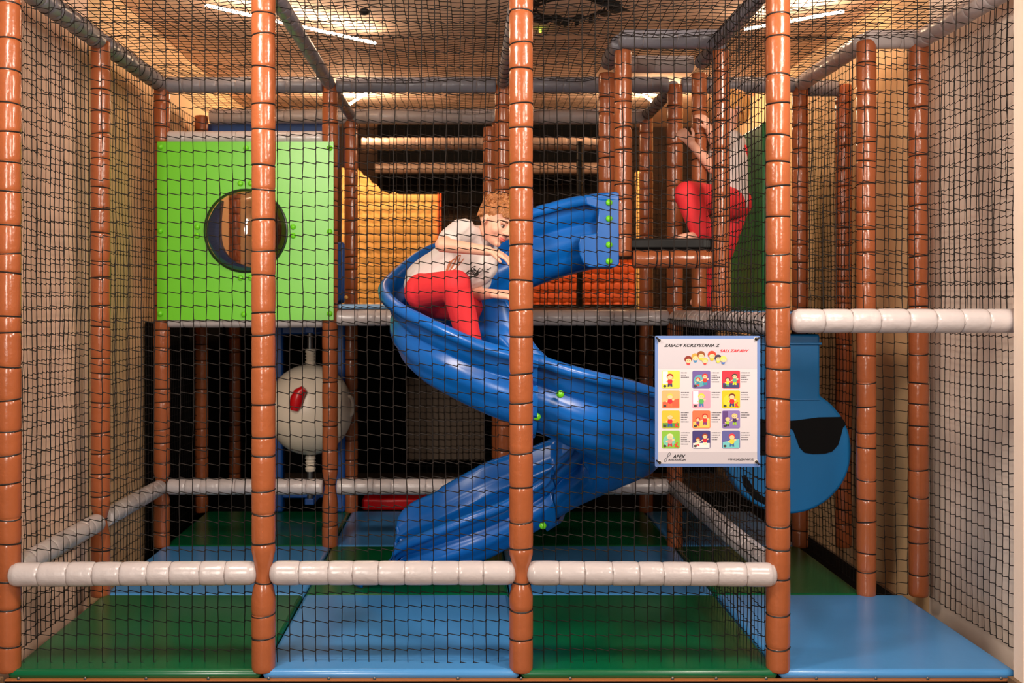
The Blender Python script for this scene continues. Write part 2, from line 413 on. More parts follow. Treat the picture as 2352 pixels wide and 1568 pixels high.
o = MB().ell(W(795,683,6.3), .012, 12, 8).build('play_ball', YEL); tag(o, 'tiny yellow knob on the deck corner by the green panel', 'knob')
o = MB().ell(W(466,282,7.1), .02, 12, 8).build('bolt_cap', YEL); tag(o, 'small yellow bolt cap at the corner of the blue panel', 'knob')

# ------------------------------------------------------------------ nets
def net(O, U, Vv, label, amp=.012, sp=.0508, sv=.056, r=.00165, knot=True, seed=0, group=None):
    O, U, Vv = V(O), V(U), V(Vv); nu = max(2, round(U.length/sp)); nv = max(2, round(Vv.length/sv))
    N = U.cross(Vv).normalized(); u1 = U.normalized(); v1 = Vv.normalized(); rnd = random.Random(seed)
    P = {}
    for i in range(nu+1):
        for j in range(nv+1):
            q = O+U*(i/nu)+Vv*(j/nv)
            e = min(1, 8*min(i/nu, 1-i/nu, ))*1.0
            n1 = noise.noise(q*2.1+V((seed, 0, 0))); n2 = noise.noise(q*1.3+V((0, seed, 5))); n3 = noise.noise(q*5+V((3, 1, seed)))
            q = q+N*amp*n1*e+u1*(.012*n2*e+.002*n3+rnd.uniform(-.0012, .0012))+v1*(.010*n1*e+.003*n3+rnd.uniform(-.0012, .0012))
            P[i, j] = q
    vs = []; fs = []
    a = [(u1, N)]
    def seg(p, q):
        d = (q-p).normalized(); w = N; c = d.cross(w)
        k = len(vs)
        for e in (p, q): vs.extend(((e+r*w)[:], (e+r*c)[:], (e-r*w)[:], (e-r*c)[:]))
        fs.extend(((k, k+1, k+5, k+4), (k+1, k+2, k+6, k+5), (k+2, k+3, k+7, k+6), (k+3, k, k+4, k+7)))
    h = v1*.005
    for i in range(nu+1):
        for j in range(nv+1):
            p = P[i, j]
            if i < nu: seg(p+h, P[i+1, j]-h)
            if j < nv: seg(p+h, P[i, j+1]-h)
            if knot:
                k = len(vs); a_, b_ = r*2.1, .0072
                vs.extend(((p+u1*a_)[:], (p+N*a_)[:], (p-u1*a_)[:], (p-N*a_)[:], (p+v1*b_)[:], (p-v1*b_)[:]))
                fs.extend(((k, k+1, k+4), (k+1, k+2, k+4), (k+2, k+3, k+4), (k+3, k, k+4), (k+1, k, k+5), (k+2, k+1, k+5), (k+3, k+2, k+5), (k, k+3, k+5)))
    me = bpy.data.meshes.new('safety_net'); me.from_pydata(vs, [], fs); me.materials.append(NET)
    o = bpy.data.objects.new('safety_net', me); COL.objects.link(o)
    return tag(o, label, 'net', group)
K = 'black square-mesh safety net '
F = 4.055
net((-1.755,F,.15), (.925,0,0), (0,0,2.7), K+'across the front left bay, before the green panel', seed=1)
net((-.755,F,.15), (.925,0,0), (0,0,2.7), K+'across the front middle bay, before the boy', seed=2)
net((.245,F,.15), (.925,0,0), (0,0,2.7), K+'across the front bay that carries the sign', seed=3)
net((1.245,F-.02,1.54), (.92,0,0), (0,0,1.3), K+'above the rail of the right front opening', seed=4)
net((-1.842,4.03,.15), (0,.95,0), (0,0,2.68), K+'on the left side, nearer half', seed=5, amp=.01)
net((-1.842,5.03,.15), (0,.94,0), (0,0,2.68), K+'on the left side, farther half', seed=6, amp=.01)
net((1.155,4.05,.15), (0,.93,0), (0,0,2.68), K+'behind the sign, along the right side of the slide bay', seed=7)
net((1.155,5.04,.15), (0,.93,0), (0,0,1.33), K+'low beside the slide bend, farther half', seed=8)
net((2.237,4.05,.15), (0,.93,0), (0,0,2.68), K+'along the pale right wall', seed=10)
net((1.98,5.03,.15), (.17,0,0), (0,0,2.68), K+'narrow, between the two right passage posts', seed=11)
net((1.96,5.04,.15), (0,.92,0), (0,0,2.68), K+'along the far part of the right passage', seed=12)
net((1.98,6.03,.15), (.19,0,0), (0,0,2.66), K+'closing the far end beside the green pad', seed=13)
net((1.245,6.03,.18), (.65,0,0), (0,0,1.25), K+'behind the blue smiley bag', seed=14)
net((-1.84,6.04,.15), (0,.93,0), (0,0,2.66), K+'on the left side behind the green panel', seed=15)
C = K+'overhead, '
for k, (x0, x1, y0, y1, l) in enumerate(((-1.78,-.83,4.05,5,'front left bay of the ceiling'), (-1.78,-.83,5,5.95,'second left bay of the ceiling'),
    (-.78,.18,4.05,5,'front middle bay of the ceiling'), (-.78,.18,5,5.95,'second middle bay of the ceiling'),
    (.23,1.18,4.05,5,'front bay before the tower'), (.23,.72,5,5.95,'left of the tower top'), (1.24,2.16,4.05,5,'bay over the right front opening'),
    (1.26,1.92,5,5.95,'over the right passage'), (-1.78,-.83,6.05,6.95,'above and behind the green panel'), (-.78,.18,6.05,6.95,'back middle bay'),
    (.23,1.18,6.05,6.95,'back bay behind the tower'), (.78,1.2,5.04,5.5,'over the raised tower'))):
    net((x0,y0,2.865), (x1-x0,0,0), (0,y1-y0,0), C+l, amp=.03, sv=.0508, seed=20+k)
net((-.8,7.05,1.55), (1.0,0,0), (0,0,1.27), K+'in front of the yellow bumpy wall', seed=42, r=.0025)
net((.24,7.05,1.55), (.95,0,0), (0,0,1.27), K+'in front of the orange bumpy wall', seed=43, r=.0025)
net((-.8,9.55,1.55), (2.9,0,0), (0,0,.95), K+'upper, hung before the back wall', seed=44, r=.003)
net((-.6,8.6,.15), (1.0,0,0), (0,0,1.3), K+'lower, far behind the slide on its left', seed=45, r=.003)
net((1.25,7.6,1.5), (.68,0,0), (0,0,1.3), K+'at the far end of the upper right passage', seed=46, r=.0025)

# ------------------------------------------------------------------ green panel with dome
M2 = Matrix(((1,0,0,0),(0,0,1,0),(0,1,0,0),(0,0,0,1)))
gp = empty('window_panel', (-1.305, 5.93, 1.47), 'square lime green play panel with a round bubble window', 'panel')
Yp = 5.93
a = W(361, 735, Yp); b = W(766, 325, Yp); cc = W(565, 530, Yp); rd = 94/2360*Yp
outer = []; 
n = 64
mb = MB(); vs = []; fs = []
def sq(t):
    c, s = math.cos(t), math.sin(t); k = 1/max(abs(c), abs(s))
    x = cc.x+(c*k)*((b.x-cc.x) if c > 0 else (cc.x-a.x)); z = cc.z+(s*k)*((b.z-cc.z) if s > 0 else (cc.z-a.z))
    return x, z
for yy in (Yp, Yp+.02):
    for ring in range(2):
        for k in range(n):
            t = 2*PI*(k+.0)/n
            if ring == 0: x, z = sq(t)
            else: x, z = cc.x+rd*.99*math.cos(t), cc.z+rd*.99*math.sin(t)
            vs.append((x, yy, z))
for k in range(n):
    k2 = (k+1) % n
    fs += [(k, k2, n+k2, n+k), (2*n+k2, 2*n+k, 3*n+k, 3*n+k2), (k2, k, 2*n+k, 2*n+k2), (n+k, n+k2, 3*n+k2, 3*n+k)]
mb.add(vs, fs); keep(mb.build('board', PANEL, angle=30), gp)
mb = MB(); prof = []
Mx = Matrix.Translation((cc.x, Yp, cc.z)) @ Matrix.Rotation(PI/2, 4, 'X')
for i in range(13): t = PI/2*i/12; prof.append((max(rd*math.cos(t), .001), .62*rd*math.sin(t)))
nn = 40; vs = [Mx @ V((r_*math.cos(2*PI*k/nn), r_*math.sin(2*PI*k/nn), z_)) for r_, z_ in prof for k in range(nn)]
fs = [(i*nn+k, i*nn+(k+1) % nn, (i+1)*nn+(k+1) % nn, (i+1)*nn+k) for i in range(12) for k in range(nn)]
mb.add(vs, fs); d = keep(mb.build('bubble_window', GLASS, angle=180), gp); d['label'] = 'clear bulging bubble window'
mb = MB(); mb.tube([(cc.x+rd*math.cos(t), Yp-.004, cc.z+rd*math.sin(t)) for t in [2*PI*k/48 for k in range(48)]], .008, 8, close=True)
keep(mb.build('window_rim', mat('dark_rim', srgb(24,40,30), .3)), gp)
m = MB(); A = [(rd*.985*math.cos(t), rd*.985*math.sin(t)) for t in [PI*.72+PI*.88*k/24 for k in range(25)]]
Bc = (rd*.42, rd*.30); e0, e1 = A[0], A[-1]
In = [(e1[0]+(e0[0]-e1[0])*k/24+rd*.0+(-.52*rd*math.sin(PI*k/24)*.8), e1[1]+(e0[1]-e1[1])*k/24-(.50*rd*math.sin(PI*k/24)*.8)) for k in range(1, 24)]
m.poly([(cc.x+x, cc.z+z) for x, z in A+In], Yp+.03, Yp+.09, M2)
o = m.build('refraction_crescent', NAVY, angle=30); keep(o, gp); o['label'] = 'dark blue crescent added for the refraction in the bubble'  # added crescent imitates refraction in the bubble, there is no collar
for px, py in ((368,337),(565,340),(757,340),(368,530),(757,532),(368,720),(560,722),(757,720),(552,421),(576,421),(453,521),(453,541),(673,521),(673,541),(552,638),(576,638)):
    mb = MB(); c = W(px, py, Yp-.004); mb.ell(c, (.0165,.014,.0165), 14, 8); keep(mb.build('bolt_cap', LIME), gp)

# ------------------------------------------------------------------ spiral slide
ctrl = [ # x, Y, z, inner height, outer height, half width
 (.725,5.24,1.756,.35,.38,.22), (.62,5.24,1.752,.35,.38,.22), (.40,5.25,1.69,.37,.38,.21), (.15,5.24,1.585,.39,.38,.205),
 (-.05,5.15,1.50,.34,.37,.20), (-.175,4.94,1.335,.30,.35,.20), (-.10,4.74,1.20,.40,.35,.20), (.10,4.63,1.085,.52,.335,.20),
 (.33,4.60,1.00,.36,.34,.20), (.55,4.64,.89,.30,.36,.20), (.73,4.82,.79,.28,.36,.20), (.72,5.04,.68,.28,.36,.20),
 (.52,5.19,.54,.27,.37,.20), (.28,5.23,.40,.27,.39,.20), (.03,5.22,.27,.29,.425,.205), (-.18,5.24,.205,.25,.39,.20), (-.32,5.28,.175,.18,.345,.19), (-.41,5.29,.168,.10,.215,.18), (-.435,5.30,.165,.05,.09,.17)]
def cr(P, t):
    i = min(int(t), len(P)-2); f = t-i
    g = lambda k: P[max(0, min(len(P)-1, k))]
    out = []
    for c in range(len(P[0])):
        a_, b_, c_, d_ = g(i-1)[c], g(i)[c], g(i+1)[c], g(i+2)[c]
        out.append(.5*((2*b_)+(-a_+c_)*f+(2*a_-5*b_+4*c_-d_)*f*f+(-a_+3*b_-3*c_+d_)*f**3))
    return out
def section(hi, ho, w):
    pts = []
    def side(h, s):   # from lip to floor
        return [(s*(w+.052), h-.050), (s*(w+.056), h-.022), (s*(w+.044), h-.004), (s*(w+.024), h+.003), (s*(w+.006), h-.006), (s*(w-.002), h-.028),
                (s*(w-.002), h*.78), (s*(w-.008), h*.70), (s*(w-.034), h*.65), (s*(w-.038), h*.58), (s*(w-.014), h*.51), (s*(w-.012), h*.38),
                (s*(w-.018), h*.32), (s*(w-.036), h*.27), (s*(w-.044), h*.20), (s*(w-.054), h*.13), (s*(w-.078), h*.07), (s*(w-.115), h*.03)]
    a_ = side(hi, -1); b_ = side(ho, 1)
    return a_+[(-w*.22, .002), (w*.22, .002)]+b_[::-1]
def frame_at(t):
    p = cr(ctrl, t); q = cr(ctrl, min(t+.02, len(ctrl)-1.0001)); o = cr(ctrl, max(t-.02, 0))
    d = V((q[0]-o[0], q[1]-o[1], 0)).normalized()
    right = V((d.y, -d.x, 0))     # outer side (travel turns left)
    return p, d, right
def chute(t0, t1, off=0, lip0=0, n=60):
    vs = []; fs = []; m_ = 0
    for i in range(n+1):
        t = t0+(t1-t0)*i/n; p, d, rt = frame_at(min(t, len(ctrl)-1.0001))
        bank = .0
        sec = section(p[3], p[4], p[5]); m_ = len(sec)
        for u, v in sec:
            if off:
                u = u*(1+off*2.2); v = v-off*.4 if v < .3*max(p[3], .1) else v
            vs.append(V((p[0], p[1], p[2]))+rt*u+V((0,0,v)))
    for i in range(n):
        for k in range(m_-1): j = i*m_+k; fs.append((j, j+m_, j+m_+1, j+1))
    return MB().add(vs, fs)
sl = empty('spiral_slide', (.3, 4.9, .156), 'blue plastic spiral slide curling down in front of the tower', 'slide')
J1, J2 = 7.72, 12.4
for t0, t1, nm in ((0, J1, 'chute_section'), (J1, J2, 'chute_section'), (J2, len(ctrl)-1, 'chute_section')):
    o = chute(t0, t1, n=int((t1-t0)*10)).build(nm, SLIDE, angle=180)
    s_ = o.modifiers.new('s', 'SOLIDIFY'); s_.thickness = .012; s_.offset = 1
    keep(o, sl)
for tj in (J1, J2):
    o = chute(tj-.16, tj+.14, off=.055, n=6).build('joint_collar', SLIDE, angle=60)
    s_ = o.modifiers.new('s', 'SOLIDIFY'); s_.thickness = .02; s_.offset = 1
    b_ = o.modifiers.new('b', 'BEVEL'); b_.width = .006; b_.segments = 2
    keep(o, sl)
def bolt(c, nrm=(0,-1,0), r=.017):
    q = V(nrm).to_track_quat('Z', 'Y').to_matrix()
    mb = MB().ell(c, (r, r, r*.75), 14, 8, q); o = keep(mb.build('bolt_cap', LIME), sl); o['label'] = 'lime green bolt cap'
# entrance flange on the near wall
m = MB(); M2 = Matrix(((1,0,0,0),(0,0,1,0),(0,1,0,0),(0,0,0,1)))
fl = [W(x, y, 4.985) for x, y in ((1421,444),(1421,606),(1413,614),(1352,614),(1338,604),(1330,585),(1328,560),(1333,540),(1370,536),(1374,480),(1345,470),(1345,452),(1412,441))]
m.poly([(p_.x, p_.z) for p_ in fl], 4.965, 4.99, M2)
bm_ = m.build('entrance_flange', SLIDE, angle=30); bevel(bm_, .006); keep(bm_, sl)
for y in (465,502,562,600): bolt(W(1399, y, 4.962), r=.0165)
bolt(W(1287,905,4.37)); bolt(W(1233,957,4.40)); bolt(W(1247,1207,4.98), r=.018)

# ------------------------------------------------------------------ smiley bag
sb = empty('hanging_smiley_bag', (1.6, 5.1, .526), 'round blue vinyl bag with sunglasses and smile hanging under the right deck', 'bag')
Yd = 5.1
ctr = W(1811, 1035, Yd); rr = 145.5/2360*Yd; nkL = W(1740,0,Yd).x; nkR = W(1884,0,Yd).x; nz = W(0,767,Yd).z
pts = []
a0 = math.acos((nkR-ctr.x)/rr)
for k in range(61):
    t = a0-(2*PI-(PI-2*a0))*k/60 if False else a0-(2*PI-(PI-2*a0))*k/60
    pts.append((ctr.x+rr*math.cos(t), ctr.z+rr*math.sin(t)))
pts += [(nkL, nz), (nkR, nz)]
m = MB(); m.poly(pts, Yd-.0, Yd+.11, M2); o = m.build('bag_body', DISC, angle=50); bevel(o, .014, 3); keep(o, sb)
m = MB(); m.tube([(nkL-.004, Yd-.004, W(0,789,Yd).z), (nkR+.004, Yd-.004, W(0,789,Yd).z)], .006, 8); keep(m.build('top_hem', DISC), sb)
m = MB(); m.tube([(nkL+.01, Yd-.001, W(0,918,Yd).z), (nkR-.004, Yd-.001, W(0,918,Yd).z)], .0025, 6); keep(m.build('seam', DISC), sb)
lens = [(1811,966),(1828,965),(1850,962),(1880,958),(1932,957),(1943,974),(1936,981),(1931,1000),(1924,1022),(1911,1036),(1895,1041),(1866,1042),(1848,1039),(1836,1027),(1829,1008),(1822,988),(1811,981)]
full = lens+[(2*1811-x, y+3) for x, y in lens[::-1]]
P_ = lambda L_, Y: [((x-1076)/2360*Y, EYE-(y-695)/2360*Y) for x, y in L_]
m = MB(); m.poly(P_(full, Yd), Yd-.005, Yd+.004, M2); o = m.build('sunglasses_patch', mat('black_patch', srgb(5,5,6), .8, spec=.15), angle=30); keep(o, sb); o['label'] = 'black sunglasses shape'
arc = [(1708,1092),(1714,1108),(1724,1125),(1740,1141),(1758,1151),(1780,1157),(1798,1158)]
m = MB(); m.tube([(*(W(x, y, Yd-.001)),) for x, y in arc], [.010,.018,.02,.019,.017,.012,.006], 10)
for i, v_ in enumerate(m.v): m.v[i] = (v_[0], Yd-.001+(v_[1]-Yd)*.25, v_[2])
o = m.build('smile_patch', MATS['black_patch']); keep(o, sb); o['label'] = 'black crooked smile'
m = MB(); 
for x in (nkL+.05, nkR-.05): m.tube([(x, Yd+.05, nz-.01), (x, Yd+.05, 1.45)], .006, 8)
keep(m.build('hanging_strap', TIE), sb)

# ------------------------------------------------------------------ cream ball on frame
bl = empty('roller_ball', W(712,940,6.6), 'big cream play ball with a red mouth, on a spring behind the rear post', 'ball toy')
c0 = V(bl.location)
keep(MB().ell(c0, (.275,.26,.29), 40, 24).build('ball', WHITEP), bl)
m = MB(); m.tube([W(696,890,6.6)+V((0,-.255,0)), W(684,903,6.6)+V((0,-.268,0)), W(677,920,6.6)+V((0,-.27,0)), W(676,938,6.6)+V((0,-.26,0))], [.02,.034,.034,.02], 12)
m = MB(); m.tube([W(x, y, 6.335) for x, y in ((699,892),(688,902),(682,916),(679,930),(676,942))], [.022,.038,.043,.04,.026], 12)
o = m.build('red_mouth', RED); keep(o, bl); o['label'] = 'glossy red mouth'
m = MB(); cR = W(803,932,6.55); m.tube([cR+V((.022*math.cos(t), 0, .06*math.sin(t))) for t in [2*PI*k/24 for k in range(24)]], .013, 8, close=True)
o = m.build('ring_ear', WHITEP); keep(o, bl)
for z0_, z1_, w_ in ((1042,1085,.05),(800,838,.045)):
    m = MB(); a_ = W(704,z1_,6.6); b_ = W(722,z0_,6.6)
    m.lathe([(.03,-.05),(.034,-.03),(.026,-.02),(.034,-.01),(.026,0),(.034,.01),(.026,.02),(.034,.03),(.03,.05)], 16, Matrix.Translation((a_+b_)/2))
    keep(m.build('coupling', WHITEP), bl)
fr = empty('ball_frame', (c0.x, 6.98, .156), 'deep blue upright frame holding the cream ball', 'frame')
for px in (638, 780):
    x = (px-1076)/2360*6.98
    o = MB().box((x-.04,6.95,.156),(x+.04,7.03,1.45)).build('upright', NAVY); bevel(o, .015); keep(o, fr)
for z in (.25, 1.36):
    o = MB().box(((598-1076)/2360*6.98+.08,6.96,z),((780-1076)/2360*6.98,7.02,z+.08)).build('crossbar', NAVY); keep(bevel(o, .01), fr)

o = MB().tube([(c0.x,6.6,.3),(c0.x,6.6,1.42)], .018, 12).build('axle', STEEL); keep(o, fr)
for z in (.3, 1.4):
    o = MB().box((c0.x-.03,6.57,z-.02),(c0.x+.03,6.97,z+.02)).build('bracket', NAVY); keep(bevel(o, .006), fr)
# ------------------------------------------------------------------ rules sign
YS = 3.992
sg = empty('rules_sign', W(1625, 921, YS), 'white rules board with blue border and twelve cartoon pictures tied to the front net', 'sign')
def sp(x, y): p_ = W(x, y, YS); return p_.x, p_.z
def srect(x0, y0, x1, y1, d0, d1, m, name, parent=None, r=0, label=None):
    if r:
        pts = []
        for cx, cy, s0 in ((x1-r,y0+r,0),(x0+r,y0+r,1),(x0+r,y1-r,2),(x1-r,y1-r,3)):
            for k in range(5):
                t = (s0+k/4)*PI/2; pts.append(sp(cx+r*math.cos(t), cy-r*math.sin(t)))
    else: pts = [sp(x1,y0), sp(x0,y0), sp(x0,y1), sp(x1,y1)]
    o = MB().poly(pts, YS-d1, YS-d0, M2).build(name, m, smooth=False)
    if parent is None: keep(o, sg)
    else: o.parent = parent; o.matrix_parent_inverse = Matrix.Translation(-sg.location)
    if label: o['label'] = label
    return o
c_ = lambda r, g, b: mat('print_%d_%d_%d' % (r, g, b), srgb(r, g, b), .45)
bd = srect(1504,771,1745,1071, 0,.006, c_(96,126,184), 'board', r=3)
pp = srect(1511,778,1738,1064, .006,.0066, c_(204,198,203), 'paper_sheet')
srect(1511,778,1738,846, .0066,.0069, c_(190,185,193), 'header_band')
srect(1511,1037,1738,1064, .0066,.0069, c_(186,180,186), 'footer_band')
def text(s, x, y, h, w, m, name, shear=.3, bold=.02, d=.0072):
    cu = bpy.data.curves.new(name, 'FONT'); cu.body = s; cu.size = 1; cu.shear = shear; cu.offset = bold; cu.extrude = .0
    t = bpy.data.objects.new(name, cu); COL.objects.link(t)
    dg = bpy.context.evaluated_depsgraph_get(); dg.update()
    me = bpy.data.meshes.new_from_object(t.evaluated_get(dg)); bpy.data.objects.remove(t)
    xs_ = [v.co.x for v in me.vertices]; ys_ = [v.co.y for v in me.vertices]
    x0, x1, y0, y1 = min(xs_), max(xs_), min(ys_), max(ys_)
    ax, az = sp(x, y); bx, bz = sp(x+w, y-h)
    for v in me.vertices:
        v.co = V((ax+(v.co.x-x0)/(x1-x0)*(bx-ax), YS-d, az+(v.co.y-y0)/(y1-y0)*(bz-az)))
    me.materials.clear(); me.materials.append(m)
    o = bpy.data.objects.new(name, me); COL.objects.link(o); return keep(o, sg)
INK = c_(24,22,26); REDI = c_(206,30,44)
text('ZASADY KORZYSTANIA Z', 1524, 796.5, 7, 129, INK, 'title_line', .35, .035)
text('SALI ZABAW', 1652, 808.5, 6.6, 67, REDI, 'title_line', .35, .035)
text('ABEX', 1544, 1051.5, 8.5, 30, INK, 'maker_lettering', .35, .03)
text('REKREACJA', 1534, 1058, 5, 40, INK, 'maker_lettering', .3, .03)
text('WWW.SALEZABAW.PL', 1670, 1056.5, 4.6, 60, INK, 'web_address', .3, .03)
m = MB(); lp = []
for k in range(40):
    t = 2*PI*k/40; s_, c2 = math.sin(t), math.cos(t)
    u_ = 10.5*c2; v_ = 4.5*s_*c2*(1 if c2 < 0 else 1.1)
    x = 1532+u_*.6+v_*.8; y = 1049-u_*.95+v_*.6
    lp.append((sp(x, y)[0], YS-.0075, sp(x, y)[1]))
m.tube(lp, .0008, 4, close=True); keep(m.build('maker_loop_mark', c_(70,70,78)), sg)
# row of children heads
def disc2(mb, cx, cy, rx, ry, d, n=14, a0=0, a1=2*PI):
    pts = [sp(cx+rx*math.cos(a0+(a1-a0)*k/(n-(0 if a1-a0 > 6.2 else 1))), cy-ry*math.sin(a0+(a1-a0)*k/(n-(0 if a1-a0 > 6.2 else 1)))) for k in range(n)]
    mb.poly(pts, YS-d-.0002, YS-d, M2)
SK = c_(248,196,150)
heads = ((1580,826,9,(130,40,24),(220,60,60)),(1596,820,9,(230,150,60),(60,130,180)),(1609,815,9,(140,74,28),(200,190,60)),(1618,828,7,(236,190,90),(220,60,50)),
         (1634,815,9.5,(200,60,30),(250,180,40)),(1648,822,8,(60,50,70),(210,200,80)),(1660,825,8,(238,204,100),(60,110,190)))
hc = MB(); hm = [SK]
for i, (x, y, r_, h, b2) in enumerate(heads):
    hm += [c_(*h), c_(*b2)]; d = .0072+.0004*i
    hc.cm = 2*i+2; disc2(hc, x, y+r_*.9, r_*.5, r_*.45, d)
    hc.cm = 2*i+1; disc2(hc, x, y-r_*.15, r_, r_*.9, d+.0001)
    hc.cm = 0; disc2(hc, x+.5, y+r_*.25, r_*.72, r_*.55, d+.0002)
    hc.cm = 2*i+1; disc2(hc, x-r_*.25, y+r_*.2, r_*.09, r_*.12, d+.0003, 6); disc2(hc, x+r_*.3, y+r_*.2, r_*.09, r_*.12, d+.0003, 6)
o = hc.build('children_heads_print', None, smooth=False, mats=hm); keep(o, sg); o['label'] = 'row of small cartoon children heads'
tiles = [ # bg, second, hair, shirt, legs, extra
 ((204,206,70),(240,238,222),(160,50,20),(214,30,50),(50,40,90)), ((104,84,150),(90,160,170),(220,40,30),(40,140,160),(220,50,40)), ((222,40,60),(60,60,110),(30,30,40),(200,210,40),(90,160,130)),
 ((246,170,110),(236,90,60),(250,190,80),(214,30,50),(220,110,60)), ((236,150,170),(240,230,236),(240,200,60),(80,170,90),(70,110,170)), ((200,186,20),(214,200,50),(110,50,30),(210,30,40),(40,50,110)),
 ((210,180,50),(90,140,50),(240,180,60),(210,30,50),(50,80,150)), ((240,110,70),(250,190,90),(190,50,30),(120,50,110),(200,40,40)), ((130,110,170),(90,60,120),(240,190,110),(150,190,50),(60,40,80)),
 ((130,180,60),(110,190,170),(220,210,170),(190,150,140),(200,40,50)), ((60,50,110),(236,220,220),(150,60,30),(230,220,180),(190,30,50)), ((90,90,150),(110,190,190),(220,50,60),(240,200,60),(60,100,150))]
rt_ = random.Random(3)
for i, (bg, b2, hair, shirt, leg) in enumerate(tiles):
    cx = (1540, 1610, 1678)[i % 3]; cy = (871, 916.5, 962.5, 1008.5)[i//3]; hs = 20.5
    t_ = srect(cx-hs, cy-hs, cx+hs, cy+hs, .0066, .0074, c_(*bg), 'picture_tile', r=3.5)
    t_['label'] = 'square cartoon picture in bright colours'
    sc = MB(); ms = [c_(*b2), SK, c_(*hair), c_(*shirt), c_(*leg), c_(60,60,50), c_(220,60,40)]
    sc.cm = 0; k = i % 4
    if k == 0: sc.poly([sp(cx-19,cy-19), sp(cx-19,cy+10), sp(cx-7,cy+10), sp(cx-7,cy-19)], YS-.0076, YS-.0074, M2)
    elif k == 1: disc2(sc, cx-4, cy+3, 14, 14, .0074)
    elif k == 2: sc.poly([sp(cx+19,cy+8), sp(cx-19,cy+8), sp(cx-19,cy+19), sp(cx+19,cy+19)], YS-.0076, YS-.0074, M2)
    else: sc.poly([sp(cx+19,cy-2), sp(cx-19,cy+6), sp(cx-19,cy+19), sp(cx+19,cy+19)], YS-.0076, YS-.0074, M2)
    sc.cm = 5; disc2(sc, cx-14, cy+15, 4, 3, .0076, 8)
    def child(x, y, s, cols):
        sc.cm = cols[2]; sc.poly([sp(x+4*s,y+6*s), sp(x-4*s,y+6*s), sp(x-5*s,y+14*s), sp(x-1*s,y+14*s), sp(x,y+9*s), sp(x+1*s,y+14*s), sp(x+5*s,y+14*s)], YS-.0078, YS-.0077, M2)
        sc.cm = 1; sc.poly([sp(x+9*s,y-2*s), sp(x+2*s,y-1*s), sp(x-2*s,y-1*s), sp(x-9*s,y+3*s), sp(x-8*s,y+5*s), sp(x,y+3*s), sp(x+9*s,y+1*s)], YS-.0079, YS-.0078, M2)
        sc.cm = cols[1]; disc2(sc, x, y+3*s, 5.2*s, 5.5*s, .0079)
        sc.cm = cols[0]; disc2(sc, x, y-7.5*s, 7*s, 6*s, .0081)
        sc.cm = 1; disc2(sc, x, y-5.5*s, 5.2*s, 4.3*s, .0083)
        sc.cm = 5; disc2(sc, x-2*s, y-6*s, .7*s, .9*s, .0085, 6); disc2(sc, x+2*s, y-6*s, .7*s, .9*s, .0085, 6)
    if i in (1, 2, 7, 8, 10): child(cx-8, cy+5, .75, (2, 3, 4)); child(cx+8, cy-1, .95, (5 if i == 2 else 2, 4, 3))
    else: child(cx+(i % 3-1)*2, cy+1, 1.1, (2, 3, 4))
    if i in (5, 6, 9): sc.cm = 6; sc.poly([sp(cx+16,cy+6), sp(cx+13,cy+6), sp(cx+9,cy+17), sp(cx+12,cy+17)], YS-.0086, YS-.0085, M2); sc.poly([sp(cx+18,cy+17), sp(cx+9,cy+8), sp(cx+8,cy+10), sp(cx+15,cy+18)], YS-.0088, YS-.0087, M2)
    o = sc.build('cartoon_figure', None, smooth=False, mats=ms); o.parent = t_
    cp = MB()
    for ln in range((3,5,5,3,3,4,5,5,3,6,4,4)[i]):
        x = cx+23.5; y = cy-15.5+ln*5.2; xe = x+rt_.uniform(12, 20)
        while x < xe:
            w_ = rt_.uniform(1.2, 3); cp.poly([sp(x+w_,y-1), sp(x,y-1), sp(x,y+1), sp(x+w_,y+1)], YS-.0072, YS-.007, M2); x += w_+.8
    o = cp.build('caption_print', c_(96,92,100), smooth=False); keep(o, sg)
for x, y, dx, dy in ((1513,781,-8,-8),(1735,778,9,-3),(1514,1061,-9,-6),(1736,1059,8,9)):
    m = MB(); p_ = W(x, y, YS); m.tube([p_+V((.006*math.cos(t), -.008, .006*math.sin(t))) for t in [2*PI*k/16 for k in range(16)]], .0015, 6, close=True)
    keep(m.build('grommet', c_(206,200,190)), sg)
    m = MB(); q_ = W(x+dx, y+dy, YS); m.tube([p_+V((0,-.012,0)), (p_+q_)/2+V((0,-.014,0)), q_+V((0,.0,0)), q_+V((0,.06,0))], [.0045,.0035,.0025,.002], 6); m.ell(p_+V((0,-.011,0)), .006, 8, 6)
    keep(m.build('tie_cord', TIE), sg)

# ------------------------------------------------------------------ ceiling lights and decor
def strip(p, q, label, m=LED):
    o = MB().tube([p, q], .008, 10).build('light_strip', m); tag(o, label, 'ceiling light')
zc = 3.17
def U(px, py, z): Y = (z-EYE)*2360/(695-py); return V(((px-1076)/2360*Y, Y, z))
strip(U(473,12,zc), U(862,99,zc), 'long warm light strip on the ceiling, upper left')
strip(U(1711,67,zc), U(1938,26,zc), 'warm light strip on the ceiling, upper right')
strip(U(800,241,zc-.0), U(841,214,zc), 'short far light strip seen right of the green panel', LEDF)
strip(U(1478,217,zc), U(1504,238,zc), 'short far light strip seen through the tower', LEDF)
wr = MB(); wc = U(1310, 20, 3.2); rw = random.Random(5)
for k in range(46):
    t = 2*PI*k/46+rw.uniform(-.1, .1); r1 = rw.uniform(.16, .22); d1 = V((math.cos(t+rw.uniform(.2,1)), math.sin(t+rw.uniform(.2,1)), rw.uniform(-.2,.2)))
    p_ = wc+V((r1*math.cos(t), r1*math.sin(t), 0)); wr.tube([p_, p_+d1*.07, p_+d1*.14], [.002,.02,.001], 5)
wr.tube([wc+V((.19*math.cos(2*PI*k/24), .19*math.sin(2*PI*k/24), 0)) for k in range(24)], .006, 5, close=True)
tag(wr.build('leaf_wreath', BLACKV), 'dark leafy wreath fixed to the ceiling, top centre', 'wreath')
